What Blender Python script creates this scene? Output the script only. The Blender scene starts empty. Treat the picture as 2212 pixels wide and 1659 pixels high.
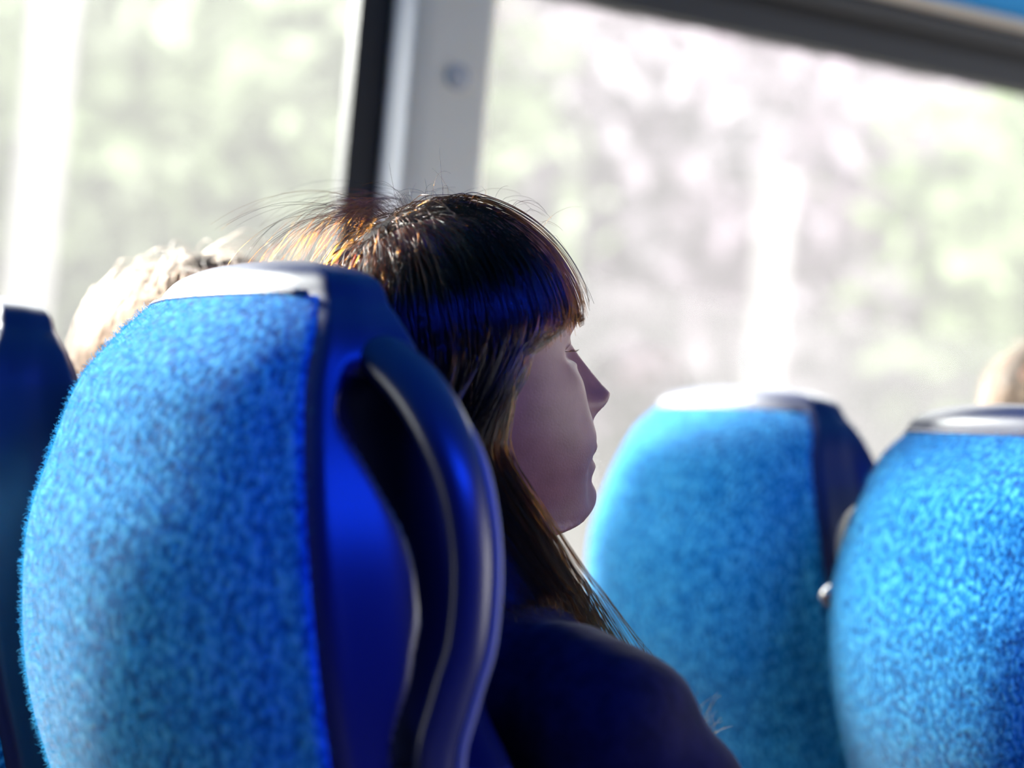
import bpy, bmesh, math, random
import numpy as np
from mathutils import Vector, Matrix

scene = bpy.context.scene
COL = scene.collection

# ------------------------------------------------------------------ camera
PHI, PITCH, ROLL = math.radians(58), math.radians(2.8), math.radians(4.9)
CAM = Vector((1.145, -0.509, 1.06))
fw = Vector((-math.sin(PHI) * math.cos(PITCH), math.cos(PHI) * math.cos(PITCH), math.sin(PITCH)))
r0 = Vector((math.cos(PHI), math.sin(PHI), 0))
u0 = r0.cross(fw)
rt = math.cos(ROLL) * r0 + math.sin(ROLL) * u0
up = -math.sin(ROLL) * r0 + math.cos(ROLL) * u0
cd = bpy.data.cameras.new('camera')
cam = bpy.data.objects.new('camera', cd)
COL.objects.link(cam)
M = Matrix.Identity(4)
for i in range(3):
    M[i][0] = rt[i]; M[i][1] = up[i]; M[i][2] = -fw[i]; M[i][3] = CAM[i]
cam.matrix_world = M
cd.sensor_width = 36
cd.lens = 4000 / 2212 * 36
cd.clip_start = 0.05
cd.dof.use_dof = True
cd.dof.focus_distance = 1.33
cd.dof.aperture_fstop = 2.5
scene.camera = cam

# ------------------------------------------------------------------ light
world = bpy.data.worlds.new('overcast_sky')
scene.world = world
world.use_nodes = True
bg = world.node_tree.nodes['Background']
bg.inputs['Color'].default_value = (1.0, 0.985, 0.96, 1)
bg.inputs['Strength'].default_value = 9.0
scene.view_settings.view_transform = 'Standard'
scene.view_settings.look = 'None'
scene.view_settings.exposure = 0.0
scene.view_settings.gamma = 1.0
scene.view_settings.use_curve_mapping = False
def portal(name, loc, sx, sy, rot):
    # daylight entry through a window (a sampling portal, gives off no light itself)
    l = bpy.data.lights.new(name, 'AREA'); l.shape = 'RECTANGLE'; l.size = sx; l.size_y = sy
    l.cycles.is_portal = True
    o = bpy.data.objects.new(name, l); COL.objects.link(o); o.location = loc; o.rotation_euler = rot
portal('rear_window_daylight', (-0.83, -0.94, 1.2), 1.0, 2.8, (0, math.radians(-90), 0))
portal('front_window_daylight', (-0.83, 1.5, 1.2), 1.0, 1.8, (0, math.radians(-90), 0))
portal('windscreen_daylight', (0.45, 5.28, 1.4), 2.1, 1.1, (math.radians(-90), 0, 0))
portal('aisle_window_daylight', (1.77, 3.35, 1.2), 1.0, 2.9, (0, math.radians(90), 0))
LED_STRENGTH = 290.0
sl = bpy.data.lights.new('hazy_sun', 'SUN')
sl.energy = 29.0; sl.angle = math.radians(8); sl.color = (1.0, 0.97, 0.92)
sun = bpy.data.objects.new('hazy_sun', sl); COL.objects.link(sun)
sun.rotation_euler = Vector((-0.92, -0.31, 0.44)).to_track_quat('Z', 'Y').to_euler()

# ------------------------------------------------------------------ helpers
def tag(o, label=None, cat=None, group=None, kind=None):
    if label: o['label'] = label
    if cat: o['category'] = cat
    if group: o['group'] = group
    if kind: o['kind'] = kind
    return o

def empty(name, loc=(0, 0, 0)):
    o = bpy.data.objects.new(name, None)
    o.empty_display_size = 0.1
    o.location = loc
    COL.objects.link(o)
    return o

def mesh_obj(name, verts, faces, mat, parent=None, smooth=True):
    me = bpy.data.meshes.new(name)
    me.from_pydata([tuple(v) for v in verts], [], faces)
    bm = bmesh.new(); bm.from_mesh(me)
    bmesh.ops.recalc_face_normals(bm, faces=bm.faces)
    bm.to_mesh(me); bm.free()
    if smooth:
        me.polygons.foreach_set('use_smooth', [True] * len(me.polygons))
    if mat: me.materials.append(mat)
    o = bpy.data.objects.new(name, me)
    COL.objects.link(o)
    if parent: o.parent = parent
    return o

def bm_obj(name, bm, mat, parent=None, smooth=False):
    me = bpy.data.meshes.new(name)
    bmesh.ops.recalc_face_normals(bm, faces=bm.faces)
    bm.to_mesh(me); bm.free()
    if smooth: me.polygons.foreach_set('use_smooth', [True] * len(me.polygons))
    if mat: me.materials.append(mat)
    o = bpy.data.objects.new(name, me)
    COL.objects.link(o)
    if parent: o.parent = parent
    return o

def add_box(bm, lo, hi, bevel=0.0, seg=3):
    b = bmesh.new()
    bmesh.ops.create_cube(b, size=1)
    c = [(lo[i] + hi[i]) / 2 for i in range(3)]
    s = [abs(hi[i] - lo[i]) for i in range(3)]
    for v in b.verts:
        v.co = Vector((c[0] + v.co.x * s[0], c[1] + v.co.y * s[1], c[2] + v.co.z * s[2]))
    if bevel:
        bmesh.ops.bevel(b, geom=b.edges[:], offset=bevel, segments=seg, profile=0.5, affect='EDGES')
    t = bpy.data.meshes.new('t'); b.to_mesh(t); b.free()
    bm.from_mesh(t); bpy.data.meshes.remove(t)

def box(name, lo, hi, mat, parent=None, bevel=0.0, smooth=False):
    bm = bmesh.new(); add_box(bm, lo, hi, bevel)
    return bm_obj(name, bm, mat, parent, smooth)

def loft(rings, cap=True):
    """rings: list of equal-length closed point lists -> verts, faces"""
    n = len(rings[0]); V = []; Fc = []
    for r in rings: V += [tuple(p) for p in r]
    for k in range(len(rings) - 1):
        for i in range(n):
            j = (i + 1) % n
            Fc.append((k * n + i, k * n + j, (k + 1) * n + j, (k + 1) * n + i))
    if cap:
        for k in (0, len(rings) - 1):
            c = np.mean(np.array(rings[k], float), axis=0)
            V.append(tuple(c)); ci = len(V) - 1
            for i in range(n):
                Fc.append((k * n + i, k * n + (i + 1) % n, ci))
    return V, Fc

def spline(keys, n):
    """Catmull-Rom through the rows of keys (K x D) sampled n per span"""
    K = np.array(keys, float); out = []
    P = np.vstack([2 * K[0] - K[1], K, 2 * K[-1] - K[-2]])
    for i in range(1, len(P) - 2):
        for t in np.linspace(0, 1, n, endpoint=False):
            a, b, c, d = P[i - 1], P[i], P[i + 1], P[i + 2]
            out.append(0.5 * (2 * b + (c - a) * t + (2 * a - 5 * b + 4 * c - d) * t * t + (3 * b - a - 3 * c + d) * t ** 3))
    out.append(K[-1])
    return np.array(out)

def tube_rings(path, radii, n=12, flat=1.0, side=None):
    """round (or flattened along `side`) rings along a path"""
    P = np.array(path, float); rings = []
    ref = np.array(side if side is not None else (0.31, 0.2, 0.93), float)
    for i in range(len(P)):
        t = P[min(i + 1, len(P) - 1)] - P[max(i - 1, 0)]
        t /= np.linalg.norm(t) + 1e-9
        a = ref - t * (ref @ t)
        if np.linalg.norm(a) < 1e-3: a = np.cross(t, (1, 0, 0))
        a /= np.linalg.norm(a); b = np.cross(t, a)
        r = radii[i] if hasattr(radii, '__len__') else radii
        rings.append([P[i] + r * (flat * math.cos(q) * a + math.sin(q) * b) for q in np.linspace(0, 2 * math.pi, n, endpoint=False)])
    return rings

def tube(name, path, radii, mat, parent=None, n=12, flat=1.0, side=None):
    V, Fc = loft(tube_rings(path, radii, n, flat, side))
    return mesh_obj(name, V, Fc, mat, parent)

def sstep(a, b, x):
    t = min(1, max(0, (x - a) / (b - a))); return t * t * (3 - 2 * t)

# ------------------------------------------------------------------ materials
def new_mat(name):
    m = bpy.data.materials.new(name); m.use_nodes = True
    nt = m.node_tree
    return m, nt, nt.nodes['Principled BSDF']

def plain(name, col, rough=0.6, spec=0.5, metal=0.0, bump=None):
    m, nt, p = new_mat(name)
    p.inputs['Base Color'].default_value = (*col, 1)
    p.inputs['Roughness'].default_value = rough
    p.inputs['Specular IOR Level'].default_value = spec
    p.inputs['Metallic'].default_value = metal
    if bump:
        tc = nt.nodes.new('ShaderNodeTexCoord'); no = nt.nodes.new('ShaderNodeTexNoise'); bu = nt.nodes.new('ShaderNodeBump')
        no.inputs['Scale'].default_value = bump[0]; no.inputs['Detail'].default_value = 4
        bu.inputs['Strength'].default_value = bump[1]; bu.inputs['Distance'].default_value = bump[2]
        nt.links.new(tc.outputs['Object'], no.inputs['Vector'])
        nt.links.new(no.outputs['Fac'], bu.inputs['Height'])
        nt.links.new(bu.outputs['Normal'], p.inputs['Normal'])
    return m

def mottled(name, c0, c1, scale, detail=4, rough=0.8, lo=0.35, hi=0.65, spec=0.3, bump=0.0, bdist=0.002, sheen=0.0, stretch=None, c_mid=None):
    m, nt, p = new_mat(name)
    tc = nt.nodes.new('ShaderNodeTexCoord'); no = nt.nodes.new('ShaderNodeTexNoise'); cr = nt.nodes.new('ShaderNodeValToRGB')
    no.inputs['Scale'].default_value = scale; no.inputs['Detail'].default_value = detail
    no.inputs['Roughness'].default_value = 0.62
    e = cr.color_ramp.elements
    e[0].position = lo; e[0].color = (*c0, 1); e[1].position = hi; e[1].color = (*c1, 1)
    if c_mid:
        k = e.new((lo + hi) / 2); k.color = (*c_mid, 1)
    if stretch:
        mp = nt.nodes.new('ShaderNodeMapping'); mp.inputs['Scale'].default_value = stretch
        nt.links.new(tc.outputs['Object'], mp.inputs['Vector']); nt.links.new(mp.outputs['Vector'], no.inputs['Vector'])
    else:
        nt.links.new(tc.outputs['Object'], no.inputs['Vector'])
    nt.links.new(no.outputs['Fac'], cr.inputs['Fac'])
    nt.links.new(cr.outputs['Color'], p.inputs['Base Color'])
    p.inputs['Roughness'].default_value = rough
    p.inputs['Specular IOR Level'].default_value = spec
    if bump:
        bu = nt.nodes.new('ShaderNodeBump'); bu.inputs['Strength'].default_value = bump; bu.inputs['Distance'].default_value = bdist
        nt.links.new(no.outputs['Fac'], bu.inputs['Height']); nt.links.new(bu.outputs['Normal'], p.inputs['Normal'])
    if sheen:
        p.inputs['Sheen Weight'].default_value = sheen
        p.inputs['Sheen Roughness'].default_value = 0.3
        p.inputs['Sheen Tint'].default_value = (0.92, 0.98, 1, 1)
    return m

M_fabric = mottled('blue_wool_fabric', (0.001, 0.100, 0.32), (0.10, 0.57, 0.92), 230, 5, 0.95, 0.38, 0.62, 0.1, 0.9, 0.004, 0.6, stretch=(1.0, 1.0, 0.62), c_mid=(0.003, 0.255, 0.66))
M_vinyl = plain('navy_vinyl', (0.003, 0.012, 0.085), 0.38, 0.75, bump=(420, 0.12, 0.0005))
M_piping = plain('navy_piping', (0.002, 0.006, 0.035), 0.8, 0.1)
M_handle = plain('dark_blue_plastic', (0.003, 0.010, 0.060), 0.36, 0.8)
M_rim = plain('grey_edge_trim', (0.24, 0.25, 0.26), 0.5, 0.5)
M_metal = plain('dark_steel', (0.10, 0.10, 0.11), 0.4, 0.5, 0.8)
M_chrome = plain('pale_chrome', (0.8, 0.79, 0.77), 0.2, 0.5, 0.9)
M_armrest = plain('grey_rubber', (0.09, 0.09, 0.095), 0.38, 0.6)
M_gasket = plain('black_rubber', (0.010, 0.010, 0.012), 0.55, 0.4)
M_gasket2 = plain('dark_grey_rubber', (0.030, 0.030, 0.033), 0.5, 0.4)
M_pillar = plain('beige_grey_moulding', (0.92, 0.83, 0.66), 0.55, 0.4, bump=(600, 0.15, 0.0005))
M_lit_bevel = plain('lit_bevel_white', (0.86, 0.88, 0.9), 0.4, 0.4)
M_wall = plain('dark_blue_grey_lining', (0.05, 0.055, 0.075), 0.8, 0.2, bump=(300, 0.2, 0.001))
M_floor = mottled('dark_vinyl_floor', (0.02, 0.02, 0.025), (0.05, 0.05, 0.06), 90, 3, 0.6)
M_ceiling = plain('blue_headlining', (0.03, 0.30, 0.72), 0.85, 0.2, bump=(500, 0.2, 0.001))
M_jacket = mottled('navy_knit', (0.007, 0.005, 0.012), (0.016, 0.012, 0.026), 70, 5, 0.85, 0.35, 0.65, 0.2, 0.5, 0.002, 0.12)
M_jeans = mottled('dark_denim', (0.01, 0.014, 0.03), (0.025, 0.03, 0.06), 300, 3, 0.85)
M_tan_top = mottled('brown_knit', (0.10, 0.06, 0.035), (0.17, 0.11, 0.07), 90, 4, 0.9)

def skin_mat():
    m, nt, p = new_mat('skin')
    tc = nt.nodes.new('ShaderNodeTexCoord'); no = nt.nodes.new('ShaderNodeTexNoise'); cr = nt.nodes.new('ShaderNodeValToRGB')
    no.inputs['Scale'].default_value = 45; no.inputs['Detail'].default_value = 6
    e = cr.color_ramp.elements
    e[0].position = 0.3; e[0].color = (0.27, 0.100, 0.055, 1); e[1].position = 0.7; e[1].color = (0.36, 0.140, 0.082, 1)
    bu = nt.nodes.new('ShaderNodeBump'); n2 = nt.nodes.new('ShaderNodeTexNoise')
    n2.inputs['Scale'].default_value = 700; n2.inputs['Detail'].default_value = 3
    bu.inputs['Strength'].default_value = 0.25; bu.inputs['Distance'].default_value = 0.0006
    nt.links.new(tc.outputs['Object'], no.inputs['Vector']); nt.links.new(no.outputs['Fac'], cr.inputs['Fac'])
    nt.links.new(cr.outputs['Color'], p.inputs['Base Color'])
    nt.links.new(tc.outputs['Object'], n2.inputs['Vector']); nt.links.new(n2.outputs['Fac'], bu.inputs['Height'])
    nt.links.new(bu.outputs['Normal'], p.inputs['Normal'])
    p.inputs['Roughness'].default_value = 0.5
    p.inputs['Subsurface Weight'].default_value = 0.15
    p.inputs['Subsurface Radius'].default_value = (0.006, 0.002, 0.001)
    p.inputs['Subsurface Scale'].default_value = 1.0
    return m
M_skin = skin_mat()

def hair_mat(name, melanin, red, rough=0.2, rand=0.3, col=None):
    m = bpy.data.materials.new(name); m.use_nodes = True
    nt = m.node_tree; nt.nodes.clear()
    h = nt.nodes.new('ShaderNodeBsdfHairPrincipled'); o = nt.nodes.new('ShaderNodeOutputMaterial')
    h.parametrization = 'MELANIN'
    if col:
        h.parametrization = 'COLOR'
        h.inputs['Color'].default_value = (*col, 1)
    else:
        h.inputs['Melanin'].default_value = melanin
        h.inputs['Melanin Redness'].default_value = red
        h.inputs['Random Color'].default_value = rand
    h.inputs['Roughness'].default_value = rough
    h.inputs['Radial Roughness'].default_value = 0.4
    hi = nt.nodes.new('ShaderNodeHairInfo')
    nt.links.new(hi.outputs['Random'], h.inputs['Random'])
    nt.links.new(h.outputs['BSDF'], o.inputs['Surface'])
    return m
M_hair = hair_mat('dark_brown_hair', 0.90, 0.55, 0.12)
M_hair_fair = hair_mat('light_brown_hair', 0.62, 0.75, 0.35, 0.3, (0.034, 0.020, 0.013))
M_hair_short = hair_mat('short_brown_hair', 0.72, 0.6, 0.35, 0.3, (0.026, 0.014, 0.008))
M_cap_dark = plain('hair_underlayer_dark', (0.012, 0.007, 0.006), 0.5, 0.3)
M_cap_fair = plain('hair_underlayer_fair', (0.055, 0.030, 0.016), 0.6, 0.3)
M_eye = plain('eye_white', (0.30, 0.27, 0.25), 0.15, 0.5)
M_fibre = plain('pale_blue_fibre', (0.13, 0.62, 0.90), 0.9, 0.1)

def hair_curves(name, strands, radius, mat, parent=None, taper=0.35):
    """strands: list of (n,3) arrays"""
    hc = bpy.data.hair_curves.new(name)
    hc.add_curves([len(s) for s in strands])
    pos = np.concatenate([np.asarray(s, np.float32) for s in strands]).ravel()
    hc.points.foreach_set('position', pos)
    rad = hc.attributes.get('radius') or hc.attributes.new('radius', 'FLOAT', 'POINT')
    R = np.concatenate([radius * np.linspace(1, taper, len(s)) for s in strands]).astype(np.float32)
    rad.data.foreach_set('value', R)
    hc.materials.append(mat)
    o = bpy.data.objects.new(name, hc)
    COL.objects.link(o)
    if parent: o.parent = parent
    return o

# ------------------------------------------------------------------ the coach
WX = -0.75            # inner face of the window wall
ZS = 0.74             # window sill
def rail(y): return 1.640 + 0.018 * (y - 0.45) / 0.5 + 0.010   # bottom of the header
floor = tag(box('floor', (-0.9, -2.4, -0.06), (1.75, 5.2, 0.0), M_floor), 'dark vinyl coach floor under the seats', 'floor', kind='structure')
bm = bmesh.new()
add_box(bm, (-0.83, -2.4, 0.0), (WX, 5.2, ZS), 0.004)
add_box(bm, (-0.83, -2.4, ZS), (WX - 0.02, -2.35, 1.95), 0)
add_box(bm, (-0.83, 3.0, ZS), (WX - 0.02, 5.2, 1.95), 0)
add_box(bm, (-0.83, -2.4, 1.80), (WX - 0.02, 5.2, 2.1), 0)
add_box(bm, (-0.83, 0.50, ZS - 0.01), (WX - 0.035, 0.60, 1.80), 0)
add_box(bm, (-0.83, 2.42, ZS - 0.01), (WX - 0.035, 2.52, 1.80), 0)
tag(bm_obj('wall_left', bm, M_wall), 'window wall of the coach below and between the panes', 'wall', kind='structure')
bm = bmesh.new()
add_box(bm, (1.69, -2.4, 0), (1.75, 5.2, ZS)); add_box(bm, (1.69, -2.4, 1.65), (1.75, 5.2, 2.1))
add_box(bm, (1.69, -2.4, ZS), (1.75, 2.0, 1.65)); add_box(bm, (1.69, 4.8, ZS), (1.75, 5.2, 1.65))
tag(bm_obj('wall_right', bm, M_wall), 'dark wall on the aisle side of the coach', 'wall', kind='structure')
tag(box('wall_back', (-0.83, -2.46, 0), (1.75, -2.4, 2.1), M_wall), 'dark rear wall of the coach', 'wall', kind='structure')
bm = bmesh.new()
add_box(bm, (-0.83, 5.2, 0), (1.75, 5.26, 0.85)); add_box(bm, (-0.83, 5.2, 1.95), (1.75, 5.26, 2.1)); add_box(bm, (-0.83, 5.2, 0.85), (-0.6, 5.26, 1.95)); add_box(bm, (1.5, 5.2, 0.85), (1.75, 5.26, 1.95))
tag(bm_obj('wall_front', bm, M_wall), 'dark front wall of the coach', 'wall', kind='structure')

# header rail over the windows: a profile (x, dz above the rail line) swept along the coach
def header(name, prof, mat, y0, y1, parent=None):
    rings = []
    for y in np.linspace(y0, y1, 30):
        z = rail(y)
        rings.append([(x, y, z + dz * 0.80) for x, dz in prof])
    V, Fc = loft(rings)
    return mesh_obj(name, V, Fc, mat, parent, smooth=False)
tr = tag(header('trim_1', [(-0.80, 0.058), (-0.752, 0.060), (-0.742, 0.066), (-0.740, 0.085), (-0.742, 0.094), (-0.752, 0.100), (-0.80, 0.102)], M_gasket2, -1.6, 3.4), 'dark rubber rail along the top of the windows', 'window rail', kind='structure')
header('rail_lip', [(-0.80, 0.094), (-0.752, 0.094), (-0.738, 0.097), (-0.731, 0.102), (-0.729, 0.108), (-0.732, 0.113), (-0.80, 0.128)], M_pillar, -1.6, 3.4, tr)
header('rail_gasket', [(-0.80, 0.012), (-0.775, 0.0), (-0.768, 0.003), (-0.766, 0.044), (-0.80, 0.046)], M_gasket2, -1.6, 3.4, tr)
header('rail_slot', [(-0.80, 0.044), (-0.765, 0.044), (-0.765, 0.060), (-0.80, 0.060)], M_gasket, -1.6, 3.4, tr)
# blue headlining rising from the rail to the roof
rings = []
for y in np.linspace(-2.4, 5.2, 30):
    z = rail(y)
    prof = [(-0.745, z + 0.088), (-0.68, z + 0.098), (-0.50, z + 0.15), (-0.38, z + 0.22), (-0.20, 2.0), (0.5, 2.04), (1.75, 2.02), (1.75, 2.12), (-0.83, 2.12), (-0.83, z + 0.14)]
    rings.append([(x, y, zz) for x, zz in prof])
V, Fc = loft(rings)
tag(mesh_obj('ceiling', V, Fc, M_ceiling, None, False), 'bright blue headlining above the window rail', 'ceiling', kind='structure')

def rrect(y0, y1, z0, f1, r, inset=0.0, n=8):
    """rounded window outline (top follows the rail)"""
    pts = []
    y0 += inset; y1 -= inset; z0 += inset
    def top(y): return f1(y) - inset
    for (cy, cz, a0) in ((y1 - r, None, 0), (y0 + r, None, 90), (y0 + r, z0 + r, 180), (y1 - r, z0 + r, 270)):
        for k in range(n + 1):
            a = math.radians(a0 + 90 * k / n)
            y = cy + r * math.cos(a)
            z = (top(y) - r if cz is None else cz) + r * math.sin(a)
            pts.append((y, z))
    return pts

def glass_mat():
    m = bpy.data.materials.new('veiled_glass'); m.use_nodes = True
    nt = m.node_tree; nt.nodes.clear()
    o = nt.nodes.new('ShaderNodeOutputMaterial')
    t = nt.nodes.new('ShaderNodeBsdfTransparent'); d = nt.nodes.new('ShaderNodeBsdfTranslucent'); g = nt.nodes.new('ShaderNodeBsdfGlossy')
    t.inputs['Color'].default_value = (0.96, 0.98, 0.97, 1)
    d.inputs['Color'].default_value = (0.95, 0.94, 0.97, 1)
    g.inputs['Roughness'].default_value = 0.03
    m1 = nt.nodes.new('ShaderNodeMixShader'); m2 = nt.nodes.new('ShaderNodeMixShader')
    m1.inputs[0].default_value = 0.037; m2.inputs[0].default_value = 0.012  # translucent share adds a pale veil, standing in for overexposure glare
    nt.links.new(t.outputs[0], m1.inputs[1]); nt.links.new(d.outputs[0], m1.inputs[2])
    nt.links.new(m1.outputs[0], m2.inputs[1]); nt.links.new(g.outputs[0], m2.inputs[2])
    nt.links.new(m2.outputs[0], o.inputs['Surface'])
    return m
M_glass = glass_mat()

def window(n, y0, y1, f1, gw, label, r=0.03, gx=(-0.80, -0.765)):
    """gasket ring (outer outline minus inner outline) with a pane in it"""
    outer = rrect(y0 - gw, y1 + gw, ZS - gw, lambda y: f1(y) + gw, r + gw)
    inner = rrect(y0, y1, ZS, f1, r)
    k = len(outer); V = []; Fc = []
    for x in gx:
        V += [(x, *p) for p in outer]; V += [(x, *p) for p in inner]
    for i in range(k):
        j = (i + 1) % k
        Fc += [(i, j, k + j, k + i), (2 * k + i, 2 * k + j, 3 * k + j, 3 * k + i), (i, j, 2 * k + j, 2 * k + i), (k + i, k + j, 3 * k + j, 3 * k + i)]
    w = tag(mesh_obj('window_%d' % n, V, Fc, M_gasket, None, False), label, 'window', kind='structure')
    xm = gx[0] + 0.012
    V = [(xm, *p) for p in inner] + [(xm - 0.005, *p) for p in inner]
    Fc = [tuple(range(k)), tuple(range(2 * k - 1, k - 1, -1))] + [(i, (i + 1) % k, k + (i + 1) % k, k + i) for i in range(k)]
    mesh_obj('pane', V, Fc, M_glass, w, False)
    return w
window(1, -2.30, 0.440, lambda y: rail(y) + 0.01, 0.044, 'coach window on the rear side of the beige pillar, black rubber edge', gx=(-0.80, -0.778))
window(2, 0.618, 2.36, rail, 0.022, 'coach window ahead of the beige pillar, rounded upper corner', r=0.035, gx=(-0.80, -0.77))

# beige pillar cover with a screw dimple; daylight on its bevel is coloured in white
def pillar(n, y0, y1, label):
    prof = [(-0.79, y0 - 0.022), (-0.752, y0 - 0.004), (-0.747, y0 + 0.004), (-0.745, y0 + 0.02), (-0.745, y1 - 0.012), (-0.750, y1 - 0.003), (-0.765, y1), (-0.80, y1 + 0.002), (-0.80, y0 - 0.022)]
    rings = [[(x, y, z) for x, y in prof] for z in np.linspace(ZS, 1.79, 40)]
    V, Fc = loft(rings)
    return tag(mesh_obj('trim_%d' % n, V, Fc, M_pillar, None, False), label, 'pillar', kind='structure')
pl = pillar(2, 0.502, 0.612, 'beige window pillar with a small screw dimple')
rv = [(-0.774, 0.4845), (-0.751, 0.497), (-0.749, 0.499), (-0.756, 0.503), (-0.790, 0.492)]
V, Fc = loft([[(x, y, z) for x, y in rv] for z in (ZS, 1.2, 1.5, 1.78)])
mesh_obj('edge_strip', V, Fc, M_lit_bevel, pl, False)
# screw: shallow dish with a raised head
sy, sz = 0.560, 1.523
rr = [(0.0165, -0.7445), (0.016, -0.7425), (0.013, -0.7415), (0.0115, -0.7440), (0.006, -0.7405), (0.0045, -0.7390), (0.0001, -0.7385)]
rings = [[(x, sy + r * math.cos(a), sz + r * math.sin(a)) for a in np.linspace(0, 2 * math.pi, 24, endpoint=False)] for r, x in rr]
V, Fc = loft(rings)
mesh_obj('screw', V, Fc, plain('pale_screw', (0.62, 0.60, 0.57), 0.35, 0.5), pl)
pillar(3, 2.41, 2.53, 'beige window pillar far ahead beside the front row')

# blue night-light strip above the opposite seats
ld = tag(empty('strip_lamp', (1.30, 0.0, 1.84)), 'long blue strip lamp under the rack over the opposite seats', 'lamp')
bm = bmesh.new(); add_box(bm, (-0.05, -0.05, 0.0), (0.05, 0.75, 0.05), 0.008); add_box(bm, (-0.055, -0.05, -0.030), (-0.046, 0.75, 0.02), 0.002)  # housing, plus an added lip that keeps the blue off the pillar
bm_obj('housing', bm, M_gasket, ld)
me_, nt, p = new_mat('blue_led')
p.inputs['Base Color'].default_value = (0.02, 0.05, 0.5, 1)
p.inputs['Emission Color'].default_value = (0.004, 0.045, 1.0, 1)
p.inputs['Emission Strength'].default_value = LED_STRENGTH
box('tube', (-0.022, 0.0, -0.016), (0.022, 0.70, 0.0), me_, ld)

# ------------------------------------------------------------------ seats
SK = [  # z, wr, yc, bulge, wf, yf
    (0.42, .205, .085, .026, .225, .200), (0.60, .207, .045, .044, .228, .155), (0.80, .208, -.003, .066, .232, .118),
    (0.88, .208, -.027, .074, .236, .095), (0.94, .206, -.041, .072, .236, .080), (1.00, .198, -.049, .066, .232, .066),
    (1.05, .183, -.049, .055, .216, .057), (1.10, .163, -.043, .048, .193, .046), (1.135, .149, -.032, .030, .170, .037),
    (1.158, .128, -.021, .018, .145, .030)]
SKI = spline(SK, 8)
CAPK = spline([(1.158, 1.0), (1.170, .93), (1.178, .80), (1.184, .55), (1.186, .25)], 4)

def rear_y(row, x, off=0.0):
    z, wr, yc, bu, wf, yf = row
    return yc - off - bu * (1 - min(1, abs(x) / wr) ** 2.4)

def seat_ring(row, recess=0.0):
    z, wr, yc, bu, wf, yf = row
    pts = []
    for u in np.linspace(-1, 1, 25):                      # rear, left to right
        pts.append((u * wr, rear_y(row, u * wr)))
    ym = yc + 0.55 * (yf - yc)
    side = []                                             # right side, rear to front
    for t in np.linspace(0, 1, 33)[1:]:
        x = wr + 0.0145 * math.sin(min(1, t / 0.13) * math.pi / 2) + 0.004 * sstep(0.1, 0.5, t) + (wf - wr - 0.0185) * sstep(0.5, 0.9, t)
        y = yc + (yf - yc) * t
        yb = np.interp(z, (.90, .933, .97, .998, 1.023, 1.045, 1.085, 1.115), (.004, .014, .019, .016, .009, -.004, -.027, -.020))
        x -= recess * 0.026 * sstep(yb, yb + .011, y)        # slot behind the grab handle
        x -= 0.016 * sstep(0.78, 1.0, t) ** 2
        side.append((x, y))
    xf = side[-1][0]
    front = [(xf * u, yf + 0.012 * (1 - abs(u) ** 2.5) - 0.028 * math.exp(-(u * 1.7) ** 2) * sstep(0.9, 1.05, z)) for u in np.linspace(1, -1, 21)[1:-1]]
    left = [(-x if not recess else -(x + 0), y) for x, y in reversed(side)]
    return [(x, y, z) for x, y in pts + side + front + left]

def scaled(ring, z, s):
    R = np.array(ring); c = np.array([0, R[:, 1].mean() + 0.006, 0])
    R = c + (R - c) * s; R[:, 2] = z
    return [tuple(p) for p in R]

def add_fibres(name, me, n, length, seed, mat, parent):
    rng = np.random.default_rng(seed)
    me.calc_loop_triangles()
    nv = len(me.vertices); co = np.empty(nv * 3); me.vertices.foreach_get('co', co); co = co.reshape(-1, 3)
    nt_ = len(me.loop_triangles); tri = np.empty(nt_ * 3, int); me.loop_triangles.foreach_get('vertices', tri); tri = tri.reshape(-1, 3)
    a, b, c = co[tri[:, 0]], co[tri[:, 1]], co[tri[:, 2]]
    cr = np.cross(b - a, c - a); ar = np.linalg.norm(cr, axis=1); nn = cr / (ar[:, None] + 1e-12)
    # only the outward rear skin above the cushion
    w = ar * (((nn[:, 1] < 0.25) & (a[:, 2] > 0.62))).astype(float)
    ti = rng.choice(nt_, n, p=w / w.sum())
    u, v = rng.random(n), rng.random(n); f = u + v > 1; u[f], v[f] = 1 - u[f], 1 - v[f]
    P = a[ti] + (b - a)[ti] * u[:, None] + (c - a)[ti] * v[:, None]
    N = nn[ti]
    d1 = N + rng.normal(0, 0.9, (n, 3)); d1 /= np.linalg.norm(d1, axis=1)[:, None]
    d2 = N * 0.6 + rng.normal(0, 1.0, (n, 3)); d2 /= np.linalg.norm(d2, axis=1)[:, None]
    L = length * (0.5 + rng.random(n) ** 2 * 1.4)
    S = np.stack([P - N * 0.0004, P + d1 * L[:, None] * 0.5 + N * L[:, None] * .15, P + d1 * L[:, None] * 0.5 + d2 * L[:, None] * 0.5 + N * L[:, None] * .15], 1)
    return hair_curves(name, list(S), 0.00012, mat, parent, 0.6)

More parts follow.
